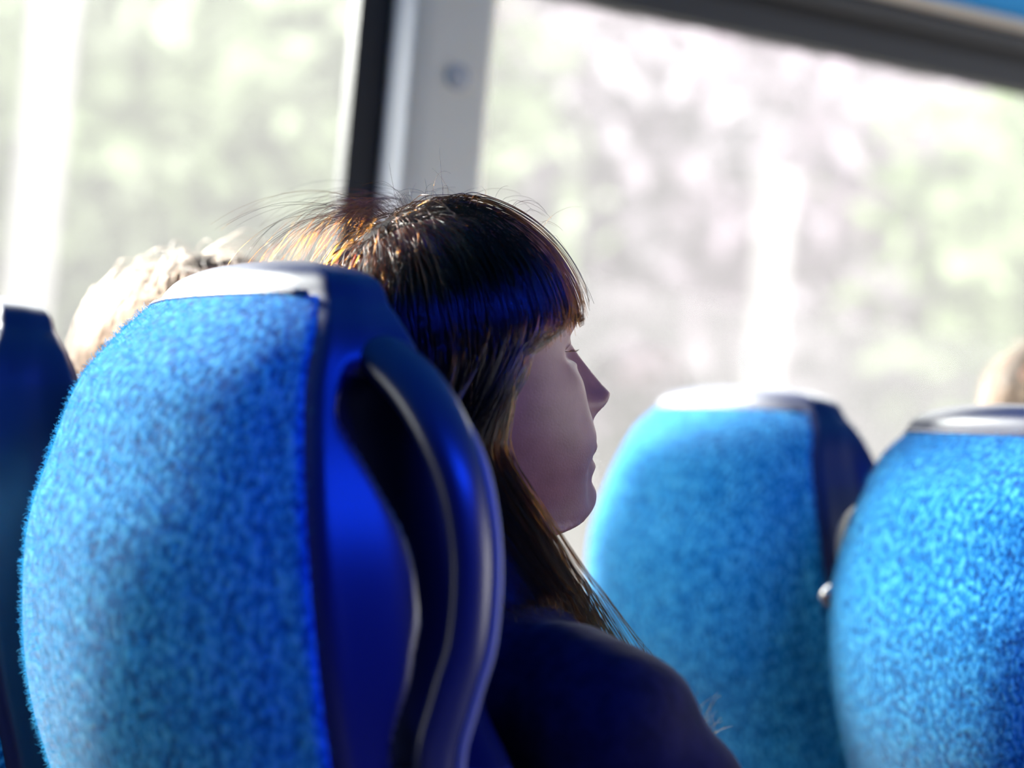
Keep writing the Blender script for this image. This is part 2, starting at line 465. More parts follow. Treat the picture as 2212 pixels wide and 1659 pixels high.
def build_seat(aisle, rows_recess):
    parts = []
    root = empty('coach_seat')
    rings = []
    for row in SKI:
        rec = rows_recess(row[0]) if aisle else 0.0
        rings.append(seat_ring(row, rec))
    top = rings[-1]
    for z, s in CAPK[1:]:
        rings.append(scaled(top, z, s))
    V, Fc = loft(rings)
    shell = mesh_obj('backrest', V, Fc, M_vinyl, root)
    if aisle:                                             # slot faces coloured near-black for the shade behind the handle
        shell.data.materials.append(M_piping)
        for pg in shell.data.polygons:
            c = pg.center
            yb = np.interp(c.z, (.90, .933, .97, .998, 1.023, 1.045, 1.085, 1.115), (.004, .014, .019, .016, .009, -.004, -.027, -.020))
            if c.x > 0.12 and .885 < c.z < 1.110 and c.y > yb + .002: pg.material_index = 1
    # fabric panel on the rear
    us = np.linspace(-1, 1, 41)
    prs = [r for r in SKI if r[0] <= 1.1585]
    def wrap(row, out, lift):                             # rear face plus a short return round each corner
        row = (row[0], row[1] - 0.0030) + tuple(row[2:])
        pts = [(u * row[1], rear_y(row, u * row[1], lift * (1 - 0.35 * abs(u) ** 14 if lift > 0 else 1)), row[0]) for u in us]
        e = [(row[1] + 0.0045 * out, row[2] - 0.0028 * out, row[0]), (row[1] + 0.0080 * out, row[2] + 0.0010, row[0]), (row[1] + 0.0098 * out, row[2] + 0.0065, row[0])]
        return [(-x, y, z) for x, y, z in reversed(e)] + pts + e
    G = [wrap(r, 1.0, 0.0075) for r in prs]
    B = [wrap(r, 0.45, -0.004) for r in prs]
    us = np.arange(len(G[0]))
    n = len(us); m = len(G)
    V = [p for r in G for p in r] + [p for r in B for p in r]
    Fc = []
    for k in range(m - 1):
        for i in range(n - 1):
            q = (k * n + i, k * n + i + 1, (k + 1) * n + i + 1, (k + 1) * n + i)
            Fc.append(q); Fc.append(tuple(m * n + t for t in reversed(q)))
    for i in range(n - 1):
        Fc.append((i, i + 1, m * n + i + 1, m * n + i)); k = (m - 1) * n
        Fc.append((k + i, k + i + 1, m * n + k + i + 1, m * n + k + i))
    for k in range(m - 1):
        for i in (0, n - 1):
            Fc.append((k * n + i, (k + 1) * n + i, m * n + (k + 1) * n + i, m * n + k * n + i))
    panel = mesh_obj('rear_panel', V, Fc, M_fabric, root)
    panel['label'] = 'blue woollen fabric back panel'
    for s in (-1, 1):
        path = [(s * (r[1] + 0.0068), r[2] + 0.0066, r[0]) for r in prs]
        tube('piping', path, 0.0012, M_piping, panel, 8)
    path = [(u * prs[-1][1], rear_y(prs[-1], u * prs[-1][1], 0.0045), 1.1592) for u in np.linspace(-1, 1, 25)]
    tube('piping', path, 0.0022, M_vinyl, panel, 8)
    # seam along the front edge of each wing
    for s in ((-1,) if aisle else (-1, 1)):
        path = []
        for r in SKI[30:]:
            path.append((s * (r[4] - 0.006), r[2] + (r[5] - r[2]) * 0.80, r[0]))
        seam = tube('seam', path, 0.0016, M_piping, shell, 6)
    if aisle:
        # moulded grab handle standing off the wing on the aisle side
        hp = spline([(.140, .006, 1.134, .020), (.172, .013, 1.120, .021), (.1980, .020, 1.103, .0205), (.2220, .026, 1.078, .019), (.2380, .032, 1.048, .0165), (.2460, .037, 1.010, .0150),
                     (.2480, .037, .965, .0145), (.2450, .031, .930, .0145), (.240, .028, .890, .0145), (.233, .045, .82, .014), (.222, .075, .74, .013)], 6)
        hr = list(hp[:, 3]); hp = hp[:, :3]; N_ = len(hp)
        h = tube('grab_handle', hp, hr, M_handle, root, 20, 0.62, side=(1, 0.1, 0.35))
        h['label'] = 'moulded dark grab handle on the aisle edge'
        ep = hp.copy(); ep[:, 1] += np.array(hr) * 0.80; ep[:, 0] += 0.0055
        tube('edge_trim', ep[8:], [0.0038 * sstep(-1, 14, k) for k in range(N_ - 8)], M_rim, h, 8)
    # cushion, frame and legs (below the frame of the photo)
    box('cushion', (-0.215, 0.12, 0.34), (0.215, 0.62, 0.47), M_fabric, root, 0.035, True)
    box('seat_pan', (-0.20, 0.10, 0.29), (0.20, 0.60, 0.345), M_metal, root, 0.008)
    for s in (-0.13, 0.13):
        bm = bmesh.new()
        add_box(bm, (s - 0.02, 0.18, 0.02), (s + 0.02, 0.24, 0.30), 0.006)
        add_box(bm, (s - 0.02, 0.46, 0.02), (s + 0.02, 0.52, 0.30), 0.006)
        add_box(bm, (s - 0.03, 0.12, 0.0), (s + 0.03, 0.58, 0.025), 0.006)
        bm_obj('leg', bm, M_metal, root)
    return root

def rec(z): return sstep(0.88, 0.925, z) * (1 - sstep(1.090, 1.122, z))
def kids(o): return [c for c in bpy.data.objects if c.parent == o]
def copy_tree(o, parent=None):
    c = o.copy(); COL.objects.link(c)
    if parent: c.parent = parent
    for ch in kids(o): copy_tree(ch, c)
    return c

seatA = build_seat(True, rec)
tag(seatA, 'large blue seat in front with a moulded grab handle, woman sitting in it', 'seat', 'coach seats')
seatW = build_seat(False, rec)
seatW.location = (-0.47, -0.055, -0.012)
tag(seatW, 'navy vinyl seat cut off by the picture edge, beside the large blue seat', 'seat', 'coach seats')
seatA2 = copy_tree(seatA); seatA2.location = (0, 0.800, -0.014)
tag(seatA2, 'blue fabric seat at the picture edge ahead, partly hiding the pale one', 'seat', 'coach seats')
seatW2 = copy_tree(seatW); seatW2.location = (-0.47, 0.805, -0.006)
tag(seatW2, 'blue seat by the window just past the woman\'s chin', 'seat', 'coach seats')
for s, n, sd in ((seatA, 30000, 1), (seatA2, 22000, 2)):
    p_ = [c for c in kids(s) if c.name.startswith('rear_panel')][0]
    f = add_fibres('fabric_pile', p_.data, n, 0.0030, sd, M_fibre, p_); f['kind'] = 'stuff'
def recline(seat, deg):                                   # tip the back of one seat about its hinge
    a = math.radians(deg); R = Matrix.Rotation(a, 3, 'X'); pv = Vector((0, .13, .46))
    for c in kids(seat):
        if c.name.split('.')[0] in ('backrest', 'rear_panel', 'grab_handle'):
            c.rotation_euler = (a, 0, 0); c.location = pv - R @ pv
# upright folded armrest between the two seats ahead
arm = spline([(-.165, .06, .64), (-.167, .04, .74), (-.174, .000, .87), (-.186, -.042, .975), (-.189, -.066, 1.025), (-.189, -.062, 1.053), (-.188, -.042, 1.065)], 5)
a_ = tube('folded_armrest', arm, [0.024] * (len(arm) - 6) + [.023, .022, .020, .017, .012, .006], M_armrest, seatA2, 14, 0.8, side=(1, 0, 0))
a_['label'] = 'grey upright armrest'
kb = [(-.190, -.108, .985), (-.190, -.098, .985), (-.190, -.082, .983), (-.190, -.056, .981)]
recline(seatA2, 4)
tube('knob', kb, [.004, .013, .014, .008], M_chrome, a_, 14)

# ------------------------------------------------------------------ people
HP = [  # front y, z ; back y, z ; half width
    (.004, .1145, -.008, .1142, .008), (.045, .1065, -.050, .104, .044), (.068, .089, -.078, .083, .061), (.082, .067, -.093, .056, .0715),
    (.0885, .046, -.098, .031, .0755), (.0890, .027, -.098, .010, .0755), (.0870, .010, -.095, -.008, .0735), (.0865, -.010, -.089, -.025, .0715),
    (.0885, -.030, -.081, -.040, .0695), (.0925, -.047, -.074, -.054, .0665), (.0950, -.060, -.068, -.067, .0625), (.0925, -.0745, -.064, -.080, .058),
    (.0905, -.086, -.061, -.092, .053), (.0895, -.100, -.060, -.104, .0475), (.0860, -.113, -.060, -.116, .0445), (.0740, -.1205, -.060, -.128, .0445),
    (.0480, -.1215, -.060, -.138, .0480), (.0240, -.125, -.061, -.148, .0510), (.0080, -.142, -.064, -.162, .0530), (.0000, -.170, -.070, -.185, .0570),
    (-.006, -.205, -.078, -.21, .0660)]

def g(x, s): return math.exp(-(x / s) ** 2)

def head_mesh():
    K = spline(HP, 10); rings = []
    na = 200
    th = np.linspace(-math.pi, math.pi, na, endpoint=False)
    th = th - 0.55 * np.sin(th)                                     # denser at the face
    for (yf, zf, yb, zb, w) in K:
        ring = []
        y0 = -0.004 if zf > -.118 else (yf + yb) / 2
        y0 = min(y0, (yf + yb) / 2 + 0.02) if zf < -0.118 else y0
        for a in th:
            c, s = math.cos(a), math.sin(a)
            if c >= 0:
                ex = 0.93
                x = w * math.copysign(abs(s) ** ex, s); y = y0 + (yf - y0) * abs(c) ** ex
            else:
                x = w * math.copysign(abs(s) ** 0.95, s); y = y0 + (y0 - yb) * -abs(c) ** 0.95
            f = (y - yb) / (yf - yb + 1e-9)
            z = zb + (zf - zb) * f
            if c > 0 and zf > -.119:
                ax = abs(x)
                d = 0.0
                # nose
                t = (0.012 - z) / 0.042                              # 0 at nasion, 1 at the tip
                if t < 0: hgt = 0.0015 * g(t, 0.35)
                elif t < 1: hgt = 0.0015 + 0.0250 * (t ** 0.97)
                else:
                    hgt = 0.0265 * (1 - sstep(0.0, 0.40, t - 1))
                sg = 0.0068 + 0.0062 * min(1, max(0, t)) ** 1.5
                d += hgt * math.exp(-(ax / sg) ** 2.4)
                d += 0.0115 * math.exp(-((ax - 0.0125) / 0.0075) ** 2 - ((z + 0.0385) / 0.0085) ** 2)      # ala
                d += 0.0006 * math.exp(-(ax / 0.0090) ** 2 - ((z + 0.0340) / 0.0060) ** 2)
                d -= 0.0070 * math.exp(-((ax - 0.0075) / 0.0038) ** 2 - ((z + 0.0440) / 0.0034) ** 2)      # nostril
                d -= 0.0030 * math.exp(-((ax - 0.0215) / 0.004) ** 2 - ((z + 0.040) / 0.010) ** 2)         # alar groove
                # eye sockets, lids, brow
                d -= 0.0115 * math.exp(-((ax - 0.030) / 0.0165) ** 2 - ((z - 0.005) / 0.0125) ** 2)
                d -= 0.0040 * math.exp(-((ax - 0.016) / 0.008) ** 2 - ((z - 0.006) / 0.010) ** 2)
                d += 0.0060 * math.exp(-((ax - 0.031) / 0.0125) ** 2 - ((z - 0.0085) / 0.0050) ** 2)
                d += 0.0042 * math.exp(-((ax - 0.031) / 0.0120) ** 2 - ((z + 0.0040) / 0.0040) ** 2)
                d -= 0.0030 * math.exp(-((ax - 0.031) / 0.0120) ** 2 - ((z - 0.0018) / 0.0022) ** 2)
                d += 0.0018 * math.exp(-((ax - 0.030) / 0.018) ** 2 - ((z - 0.025) / 0.0075) ** 2)
                d -= 0.0045 * math.exp(-((ax - 0.041) / 0.011) ** 2 - ((z - 0.004) / 0.0105) ** 2)
                d += 0.0022 * math.exp(-((ax - 0.036) / 0.010) ** 2 - ((z - 0.0100) / 0.0028) ** 2) + 0.0018 * math.exp(-((ax - 0.036) / 0.010) ** 2 - ((z + 0.0050) / 0.0026) ** 2)
                # cheeks
                d += 0.0045 * math.exp(-((ax - 0.048) / 0.018) ** 2 - ((z + 0.020) / 0.018) ** 2)
                d += 0.0040 * math.exp(-((ax - 0.040) / 0.014) ** 2 - ((z + 0.062) / 0.030) ** 2)
                # nasolabial fold
                fx = 0.0185 + (-(z + 0.040)) * 0.30
                if -0.085 < z < -0.036:
                    d -= 0.0036 * math.exp(-((ax - fx) / 0.0032) ** 2) * sstep(-0.088, -0.075, z) * (1 - sstep(-0.042, -0.036, z))
                mx = 0.0275 + (z + 0.078) * 0.22
                d -= 0.0030 * math.exp(-((ax - mx) / 0.0040) ** 2) * sstep(-0.112, -0.100, z) * (1 - sstep(-0.080, -0.072, z))
                # lips
                d += 0.0050 * math.exp(-(ax / 0.017) ** 2 - ((z + 0.0675) / 0.0052) ** 2)
                d += 0.0048 * math.exp(-(ax / 0.016) ** 2 - ((z + 0.0820) / 0.0052) ** 2)
                d -= 0.0030 * math.exp(-(ax / 0.022) ** 2 - ((z + 0.0748) / 0.0022) ** 2)
                d -= 0.0028 * math.exp(-((ax - 0.024) / 0.006) ** 2 - ((z + 0.075) / 0.006) ** 2)
                d -= 0.0022 * math.exp(-(ax / 0.004) ** 2 - ((z + 0.056) / 0.006) ** 2)
                d -= 0.0030 * math.exp(-(ax / 0.020) ** 2 - ((z + 0.0905) / 0.0045) ** 2)
                d += 0.0050 * math.exp(-(ax / 0.017) ** 2 - ((z + 0.1040) / 0.0110) ** 2)
                y += d
            ring.append((x, y, z))
        rings.append(ring)
    return loft(rings)

PITCH_H, YAW_H = math.radians(13), math.radians(-9)
HROT = Matrix.Rotation(YAW_H, 3, 'Z') @ Matrix.Rotation(PITCH_H, 3, 'X')
HLOC = Vector((0.011, 0.154, 1.130))
def H2W(p): return HROT @ Vector(p) + HLOC
RN = np.array(HROT); LN = np.array(HLOC)
def h2w(A): return np.asarray(A) @ RN.T + LN
def w2h(A): return (np.asarray(A) - LN) @ RN

def join_rings(V, Fc, rings):
    v, f = loft(rings); o = len(V)
    V += v; Fc += [tuple(i + o for i in q) for q in f]

def ell(V, Fc, c, r, rot=None, n=20, m=12):
    rings = []
    for k in range(m + 1):
        a = math.pi * (k + 0.02) / (m + 0.04) - math.pi / 2
        ring = []
        for q in np.linspace(0, 2 * math.pi, n, endpoint=False):
            p = Vector((r[0] * math.cos(a) * math.cos(q), r[1] * math.cos(a) * math.sin(q), r[2] * math.sin(a)))
            if rot: p = rot @ p
            ring.append(tuple(p + Vector(c)))
        rings.append(ring)
    join_rings(V, Fc, rings)

def torso_rings(grow=0.0):
    # z, centre y, half width x, half depth y  (leaning back against the seat)
    T = spline([(.46, .30, .165, .125), (.52, .285, .170, .120), (.60, .265, .150, .108), (.68, .245, .138, .100), (.76, .225, .150, .105), (.83, .203, .160, .108),
                (.875, .186, .170, .098), (.905, .176, .170, .085), (.928, .168, .154, .070), (.952, .160, .118, .062), (.972, .152, .082, .056), (1.000, .143, .059, .052), (1.05, .134, .055, .052)], 6)
    out = []
    for z, yc, a, b in T:
        if grow and z > 0.970: break
        a += grow; b += grow
        out.append([(0.012 + a * math.copysign(abs(math.cos(q)) ** 0.8, math.cos(q)), yc + b * math.copysign(abs(math.sin(q)) ** 0.85, math.sin(q)), z + (grow * 0.6 if z > .9 else 0)) for q in np.linspace(0, 2 * math.pi, 40, endpoint=False)])
    return out

ARM = {s: spline([(0.012 + s * .120, .172, .910, .046), (0.012 + s * .168, .176, .900, .055), (0.012 + s * .192, .205, .860, .052), (0.012 + s * .212, .245, .80, .046), (0.012 + s * .225, .285, .735, .043), (0.012 + s * .228, .315, .685, .041),
                    (0.012 + s * .205, .385, .655, .039), (0.012 + s * .165, .455, .632, .033), (0.012 + s * .125, .520, .612, .026), (0.012 + s * .105, .550, .602, .026)], 5) for s in (-1, 1)}
LEG = {s: spline([(0.012 + s * .09, .30, .535, .080), (0.012 + s * .10, .42, .545, .082), (0.012 + s * .11, .55, .545, .072), (0.012 + s * .115, .665, .535, .060), (0.012 + s * .115, .715, .49, .057), (0.012 + s * .115, .72, .40, .054),
                    (0.012 + s * .115, .71, .28, .048), (0.012 + s * .115, .70, .14, .036), (0.012 + s * .115, .70, .085, .036)], 5) for s in (-1, 1)}

def hand_rings(V, Fc, s):
    """palm plus five bent fingers lying on the thigh"""
    base = Vector((0.012 + s * .105, .550, .602))
    fwd = Vector((-s * .30, .92, -.10)).normalized(); lat = Vector((s * .92, .30, .12)).normalized(); dn = fwd.cross(lat) * s
    if dn.z > 0: dn = -dn
    P = [base + fwd * d for d in (-.01, .02, .05, .078)]
    rings = []
    for p, w, t in zip(P, (.024, .034, .040, .038), (.018, .016, .014, .011)):
        rings.append([tuple(p + lat * w * math.cos(q) - dn * t * math.sin(q)) for q in np.linspace(0, 2 * math.pi, 16, endpoint=False)])
    join_rings(V, Fc, rings)
    for k, (off, L) in enumerate(((-.029, .066), (-.010, .076), (.010, .071), (.028, .055))):
        b = base + fwd * .072 + lat * off * -s * s
        pts = [b, b + fwd * L * .42 - dn * .003, b + fwd * L * .74 + dn * .006, b + fwd * L * .98 + dn * .020]
        join_rings(V, Fc, tube_rings(spline(pts, 3), list(np.linspace(.0090, .0070, 9)) + [.005], 10))
    b = base + fwd * .018 - lat * .026
    pts = [b, b - lat * .022 + fwd * .022, b - lat * .030 + fwd * .046, b - lat * .026 + fwd * .066 + dn * .004]
    join_rings(V, Fc, tube_rings(spline(pts, 3), list(np.linspace(.0125, .0085, 9)) + [.006], 10))

def shoe_rings(V, Fc, s):
    x = 0.012 + s * .115
    R = [(.665, .034, .040), (.70, .040, .060), (.76, .044, .050), (.82, .046, .036), (.87, .040, .026), (.895, .022, .018)]
    join_rings(V, Fc, [[(x + w * math.cos(q), y, 0.004 + h + h * math.sin(q)) for q in np.linspace(0, 2 * math.pi, 16, endpoint=False)] for y, w, h in R])

def remesh(name, V, Fc, voxel, mat, smooth_it=2, parent=None):
    o = mesh_obj(name, V, Fc, None)
    md = o.modifiers.new('r', 'REMESH'); md.mode = 'VOXEL'; md.voxel_size = voxel; md.use_smooth_shade = True
    if smooth_it:
        sm = o.modifiers.new('s', 'SMOOTH'); sm.factor = 0.5; sm.iterations = smooth_it
    dg = bpy.context.evaluated_depsgraph_get()
    me = bpy.data.meshes.new_from_object(o.evaluated_get(dg))
    o.modifiers.clear()
    old = o.data; o.data = me; bpy.data.meshes.remove(old)
    me.name = name
    me.materials.clear(); me.materials.append(mat)
    me.polygons.foreach_set('use_smooth', [True] * len(me.polygons))
    if parent: o.parent = parent
    return o

def build_body():
    V, Fc = head_mesh()
    V = [tuple(H2W(p)) for p in V]
    for s in (-1, 1):                                      # ears
        ell(V, Fc, H2W((s * .0745, -.008, -.012)), (.006, .017, .031), HROT @ Matrix.Rotation(math.radians(-12), 3, 'X'))
        ell(V, Fc, H2W((s * .0760, -.012, .000)), (.0085, .013, .019), HROT)
    join_rings(V, Fc, torso_rings())
    for s in (-1, 1):
        join_rings(V, Fc, tube_rings(ARM[s][:, :3], ARM[s][:, 3], 18))
        join_rings(V, Fc, tube_rings(LEG[s][:, :3], LEG[s][:, 3], 20))
        hand_rings(V, Fc, s)
        shoe_rings(V, Fc, s)
    return remesh('person', V, Fc, 0.0021, M_skin, 2)

def build_top():
    rng = random.Random(4)
    V, Fc = [], []
    join_rings(V, Fc, torso_rings(0.012))
    for s in (-1, 1):
        A = ARM[s][:-3]
        join_rings(V, Fc, tube_rings(A[:, :3], A[:, 3] + 0.010 + 0.003 * np.sin(np.arange(len(A)) * 1.3), 22))
    # rolled neckline
    nk = [(0.012 + .086 * math.cos(q), .151 + .066 * math.sin(q), 0.970 + .014 * math.sin(q) * -1) for q in np.linspace(0, 2 * math.pi, 41)]
    v, f = loft(tube_rings(nk, 0.009, 10)); o = len(V); V += v; Fc += [tuple(i + o for i in q) for q in f]
    t = remesh('jacket', V, Fc, 0.006, M_jacket, 14)
    from mathutils import noise
    for vv in t.data.vertices:                             # soft creases
        p = vv.co
        n_ = noise.noise(Vector((p.x * 9, p.y * 9, p.z * 22))) * 0.004 + noise.noise(p * 30) * 0.0014
        vv.co = p + vv.normal * n_
    return t

def build_trousers():
    V, Fc = [], []
    R = torso_rings(0.010)[:14]
    join_rings(V, Fc, R)
    for s in (-1, 1):
        L = LEG[s][:-4]
        join_rings(V, Fc, tube_rings(L[:, :3], L[:, 3] + 0.009, 22))
    return remesh('trousers', V, Fc, 0.007, M_jeans, 2)

woman = build_body()
tag(woman, 'woman with long dark hair and fringe in navy top, gazing out past her seat', 'person')
top = build_top(); top.parent = woman
trous = build_trousers(); trous.parent = woman
bm = bmesh.new()
shoeV, shoeF = [], []
for s in (-1, 1):
    x = 0.012 + s * .115
    R = [(.655, .036, .044), (.70, .044, .066), (.76, .048, .054), (.82, .050, .040), (.87, .044, .030), (.903, .024, .020)]
    v, f = loft([[(x + w * math.cos(q), y, max(0.001, 0.001 + h + h * math.sin(q))) for q in np.linspace(0, 2 * math.pi, 18, endpoint=False)] for y, w, h in R])
    mesh_obj('shoe', v, f, M_gasket, woman)
for s in (-1, 1):
    V, Fc = [], []
    ell(V, Fc, H2W((s * .030, .0572, .0025)), (.0118, .0118, .0118), None, 24, 16)
    mesh_obj('eye', V, Fc, M_eye, woman)
bm.free()

# --- hair: strands run from the scalp along the head, then fall
def scalp(az, el, off):
    """point on the skull in head coordinates: az 0 = front, + = right side"""
    d = np.array([math.sin(az) * math.cos(el), math.cos(az) * math.cos(el), math.sin(el)])
    c = np.array([0, -.003, .020]); r = np.array([.0755, .0945, .0950]) + off
    t = 1 / np.linalg.norm(d / r)
    return c + d * t

CEN = np.array([0, -.003, .020])
def push(P, off):
    """push points out of the skull / neck / shoulders (head coordinates); off = layer height (n,)"""
    r = np.array([.0765, .0930, .0930])[None, :] + off[:, None]
    q = (P - CEN) / r
    L = np.linalg.norm(q, axis=1)
    ins = L < 1
    P = np.where(ins[:, None], CEN + (P - CEN) / np.maximum(L, 1e-6)[:, None], P)
    # lie close to the head above the ears
    near = (L >= 1) & (L < 1.15) & (P[:, 2] > .015)
    P = np.where(near[:, None], CEN + (P - CEN) * (1 - .45 * (1 - 1 / np.maximum(L, 1e-6)))[:, None], P)
    # jaw / lower face ellipsoid
    c2 = np.array([0, .018, -.060]); r2 = np.array([.0600, .0660, .0640])[None, :] + off[:, None] * .6
    q = (P - c2) / r2; L = np.linalg.norm(q, axis=1); ins = L < 1
    P = np.where(ins[:, None], c2 + (P - c2) / np.maximum(L, 1e-6)[:, None], P)
    # neck cylinder along z
    ax = np.array([0, -.030]); rad = 0.055 + off * .4
    dxy = P[:, :2] - ax; L = np.linalg.norm(dxy, axis=1); ins = (L < rad) & (P[:, 2] < -.08)
    P[:, :2] = np.where(ins[:, None], ax + dxy * (rad / np.maximum(L, 1e-6))[:, None], P[:, :2])
    return P

def body_push(W, off):
    """keep world points above the shoulders"""
    for c, r in (((0.012, .178, .865), (.200, .110, .082)), ((0.012, .165, .915), (.130, .080, .058)),
                 ((.180, .185, .885), (.072, .072, .068)), ((-.156, .185, .885), (.072, .072, .068)), ((0.012, .205, .81), (.18, .120, .12))):
        c = np.array(c); rr = np.array(r)[None, :] + off[:, None] * .5
        q = (W - c) / rr; L = np.linalg.norm(q, axis=1); ins = L < 1
        W = np.where(ins[:, None], c + (W - c) / np.maximum(L, 1e-6)[:, None], W)
    return W

def grow_hair(n, seed, length, step=0.009, fringe=True, lean=0.80, wave=0.0, whorl=(0.0, -.036, .115), thick=0.014, zmask=None):
    rng = np.random.default_rng(seed)
    A, E = [], []
    while len(A) < n:
        az = rng.uniform(-math.pi, math.pi); se = rng.uniform(-.75, 1); el = math.asin(se)
        p = scalp(az, el, 0)
        a = abs(math.degrees(az))
        zl = np.interp(a, (0, 25, 45, 60, 78, 95, 120, 180), (.066, .064, .050, .034, .002, -.018, -.045, -.075))
        if p[2] < zl: continue
        A.append(az); E.append(el)
    A, E = np.array(A), np.array(E)
    lay = (rng.random(n) ** 1.3) * thick * np.interp(np.abs(np.degrees(A)), (0, 30, 60, 90), (.15, .2, .5, 1)) + 0.0012
    P = np.array([scalp(a, e, 0) for a, e in zip(A, E)])
    W0 = np.array(whorl) + rng.normal(0, 1, (n, 3)) * np.array([.016, .014, .002])
    down = np.array([0, 0, -1.0]) @ RN
    adeg = np.abs(np.degrees(A))
    front = adeg < 62
    root = P.copy()
    D = P - W0; D += rng.normal(0, .012, D.shape)
    nrm = (P - CEN) / (np.array([.0755, .0945, .095]) ** 2); nrm /= np.linalg.norm(nrm, axis=1)[:, None]
    D -= nrm * (D * nrm).sum(1)[:, None]
    D /= np.linalg.norm(D, axis=1)[:, None] + 1e-9
    D = D + nrm * 0.5; D /= np.linalg.norm(D, axis=1)[:, None]
    nst = int(length / step)
    path = [P.copy()]; alive = np.full(n, nst)
    feather = rng.random(n) ** 2 * .016 - .004
    clump = rng.normal(0, 1, (n, 3)); ph = rng.random(n) * 6.28
    sgn = np.sign(P[:, 0])
    for k in range(1, nst):
        nrm = (P - CEN) / (np.array([.0755, .0945, .095]) ** 2); nrm /= np.linalg.norm(nrm, axis=1)[:, None] + 1e-9
        R_ = P - W0; T = R_ - nrm * (R_ * nrm).sum(1)[:, None]; T /= np.linalg.norm(T, axis=1)[:, None] + 1e-9
        dist = np.linalg.norm(R_, axis=1)
        onhead = (P[:, 2] > -.02).astype(float)
        gz = np.clip((dist - .03) / .10, 0, 1)
        G = np.repeat(down[None, :], n, 0)
        # locks in front of the ear drift forward over the chest
        azp = np.degrees(np.arctan2(np.abs(P[:, 0]), P[:, 1] + .004))
        ln = lean * np.clip((104 - adeg) / 34, 0, 1) * (1 + .22 * clump[:, 0]) * (P[:, 2] < -.045)
        fdir = np.array([0, 1, -0.12]) @ RN
        G = G + fdir[None, :] * ln[:, None]
        G /= np.linalg.norm(G, axis=1)[:, None]
        tgt = T * (onhead * (1 - gz * .75))[:, None] + G * (1 - onhead + onhead * gz * .75)[:, None]
        tgt += 0.10 * clump * 0.35
        if fringe:
            am = np.interp(P[:, 2], (-.16, -.13, -.1, -.075, -.05, -.03, -.01, .01, .027, .036, .046), (40, 58, 69, 77, 81, 83, 81, 75, 60, 40, 0))
            ar = np.radians(azp)
            ev = np.stack([sgn * np.cos(ar), -np.sin(ar), np.zeros(n)], 1)
            ta = am + 3 + np.clip(adeg - 62, 0, 60) * .55 + 9 * np.abs(clump[:, 2])
            kk = np.clip((ta - azp) / 14, np.where((adeg < 112) & (P[:, 2] < -.01), -.9, 0), 1) * (P[:, 2] < .06) * (~front) * (P[:, 2] > -.15)
            tgt = tgt + ev * (kk * .8)[:, None]
        if wave: tgt += wave * np.stack([np.sin(k * .55 + ph), np.cos(k * .5 + ph * 1.7), np.zeros(n)], 1)
        D = D * 0.55 + tgt * 0.45; D /= np.linalg.norm(D, axis=1)[:, None] + 1e-9
        P = P + D * step
        P = push(P, lay * min(1, k / 4))
        Wp = body_push(h2w(P), lay)
        P = w2h(Wp)
        path.append(P.copy())
        if fringe:
            amin = np.interp(P[:, 2] + feather * (azp < 60), (-.16, -.13, -.1, -.075, -.05, -.03, -.01, .01, .027, .036, .046), (40, 58, 69, 77, 81, 83, 81, 75, 60, 40, 0))
            amin = amin + clump[:, 0] * 2.5
            hit = (azp < amin) & (P[:, 1] > -.02)
            fr_ = front | (P[:, 2] > .018)
            done = hit & fr_ & (alive == nst)
            alive[done] = k
            mv = hit & ~fr_
            na_ = np.radians(amin + 1.5 + 3 * np.abs(clump[:, 1]))
            rr_ = np.hypot(P[:, 0], P[:, 1] + .004)
            P[:, 0] = np.where(mv, sgn * rr_ * np.sin(na_), P[:, 0])
            P[:, 1] = np.where(mv, rr_ * np.cos(na_) - .004, P[:, 1])
            path[-1] = P.copy()
    path = np.stack(path, 1)
    cut = rng.random(n) * 0.18
    out = []
    for i in range(n):
        m = int(alive[i]) if alive[i] < nst else int(nst * (1 - cut[i]))
        if alive[i] < 6 and alive[i] < nst: continue
        m = max(m, 3)
        s = h2w(path[i, :m + 1])
        out.append(s)
    return out

def hair_cap(name, mat, parent, off=0.004):
    rings = []; 
    na, ne = 90, 50
    V = []; Fc = []
    for j in range(ne):
        for i in range(na):
            az = -math.pi + 2 * math.pi * i / na
            a = abs(math.degrees(az))
            zl = np.interp(a, (0, 25, 45, 60, 78, 95, 120, 180), (.066, .064, .050, .034, .002, -.018, -.045, -.085))
            el0 = math.asin(max(-1, min(1, (zl - .02) / .099)))
            el = el0 + (math.pi / 2 - el0) * (j / (ne - 1)) * 0.999
            V.append(tuple(h2w(scalp(az, el, off))))
    for j in range(ne - 1):
        for i in range(na):
            k = (i + 1) % na
            Fc.append((j * na + i, j * na + k, (j + 1) * na + k, (j + 1) * na + i))
    o = mesh_obj(name, V, Fc, mat, parent)
    sd = o.modifiers.new('thickness', 'SOLIDIFY'); sd.thickness = 0.003; sd.offset = -1
    return o

hair = hair_cap('hair', M_cap_dark, woman)
st = grow_hair(18000, 3, 0.435)
hair_curves('strands', st, 0.00030, M_hair, hair)['kind'] = 'stuff'

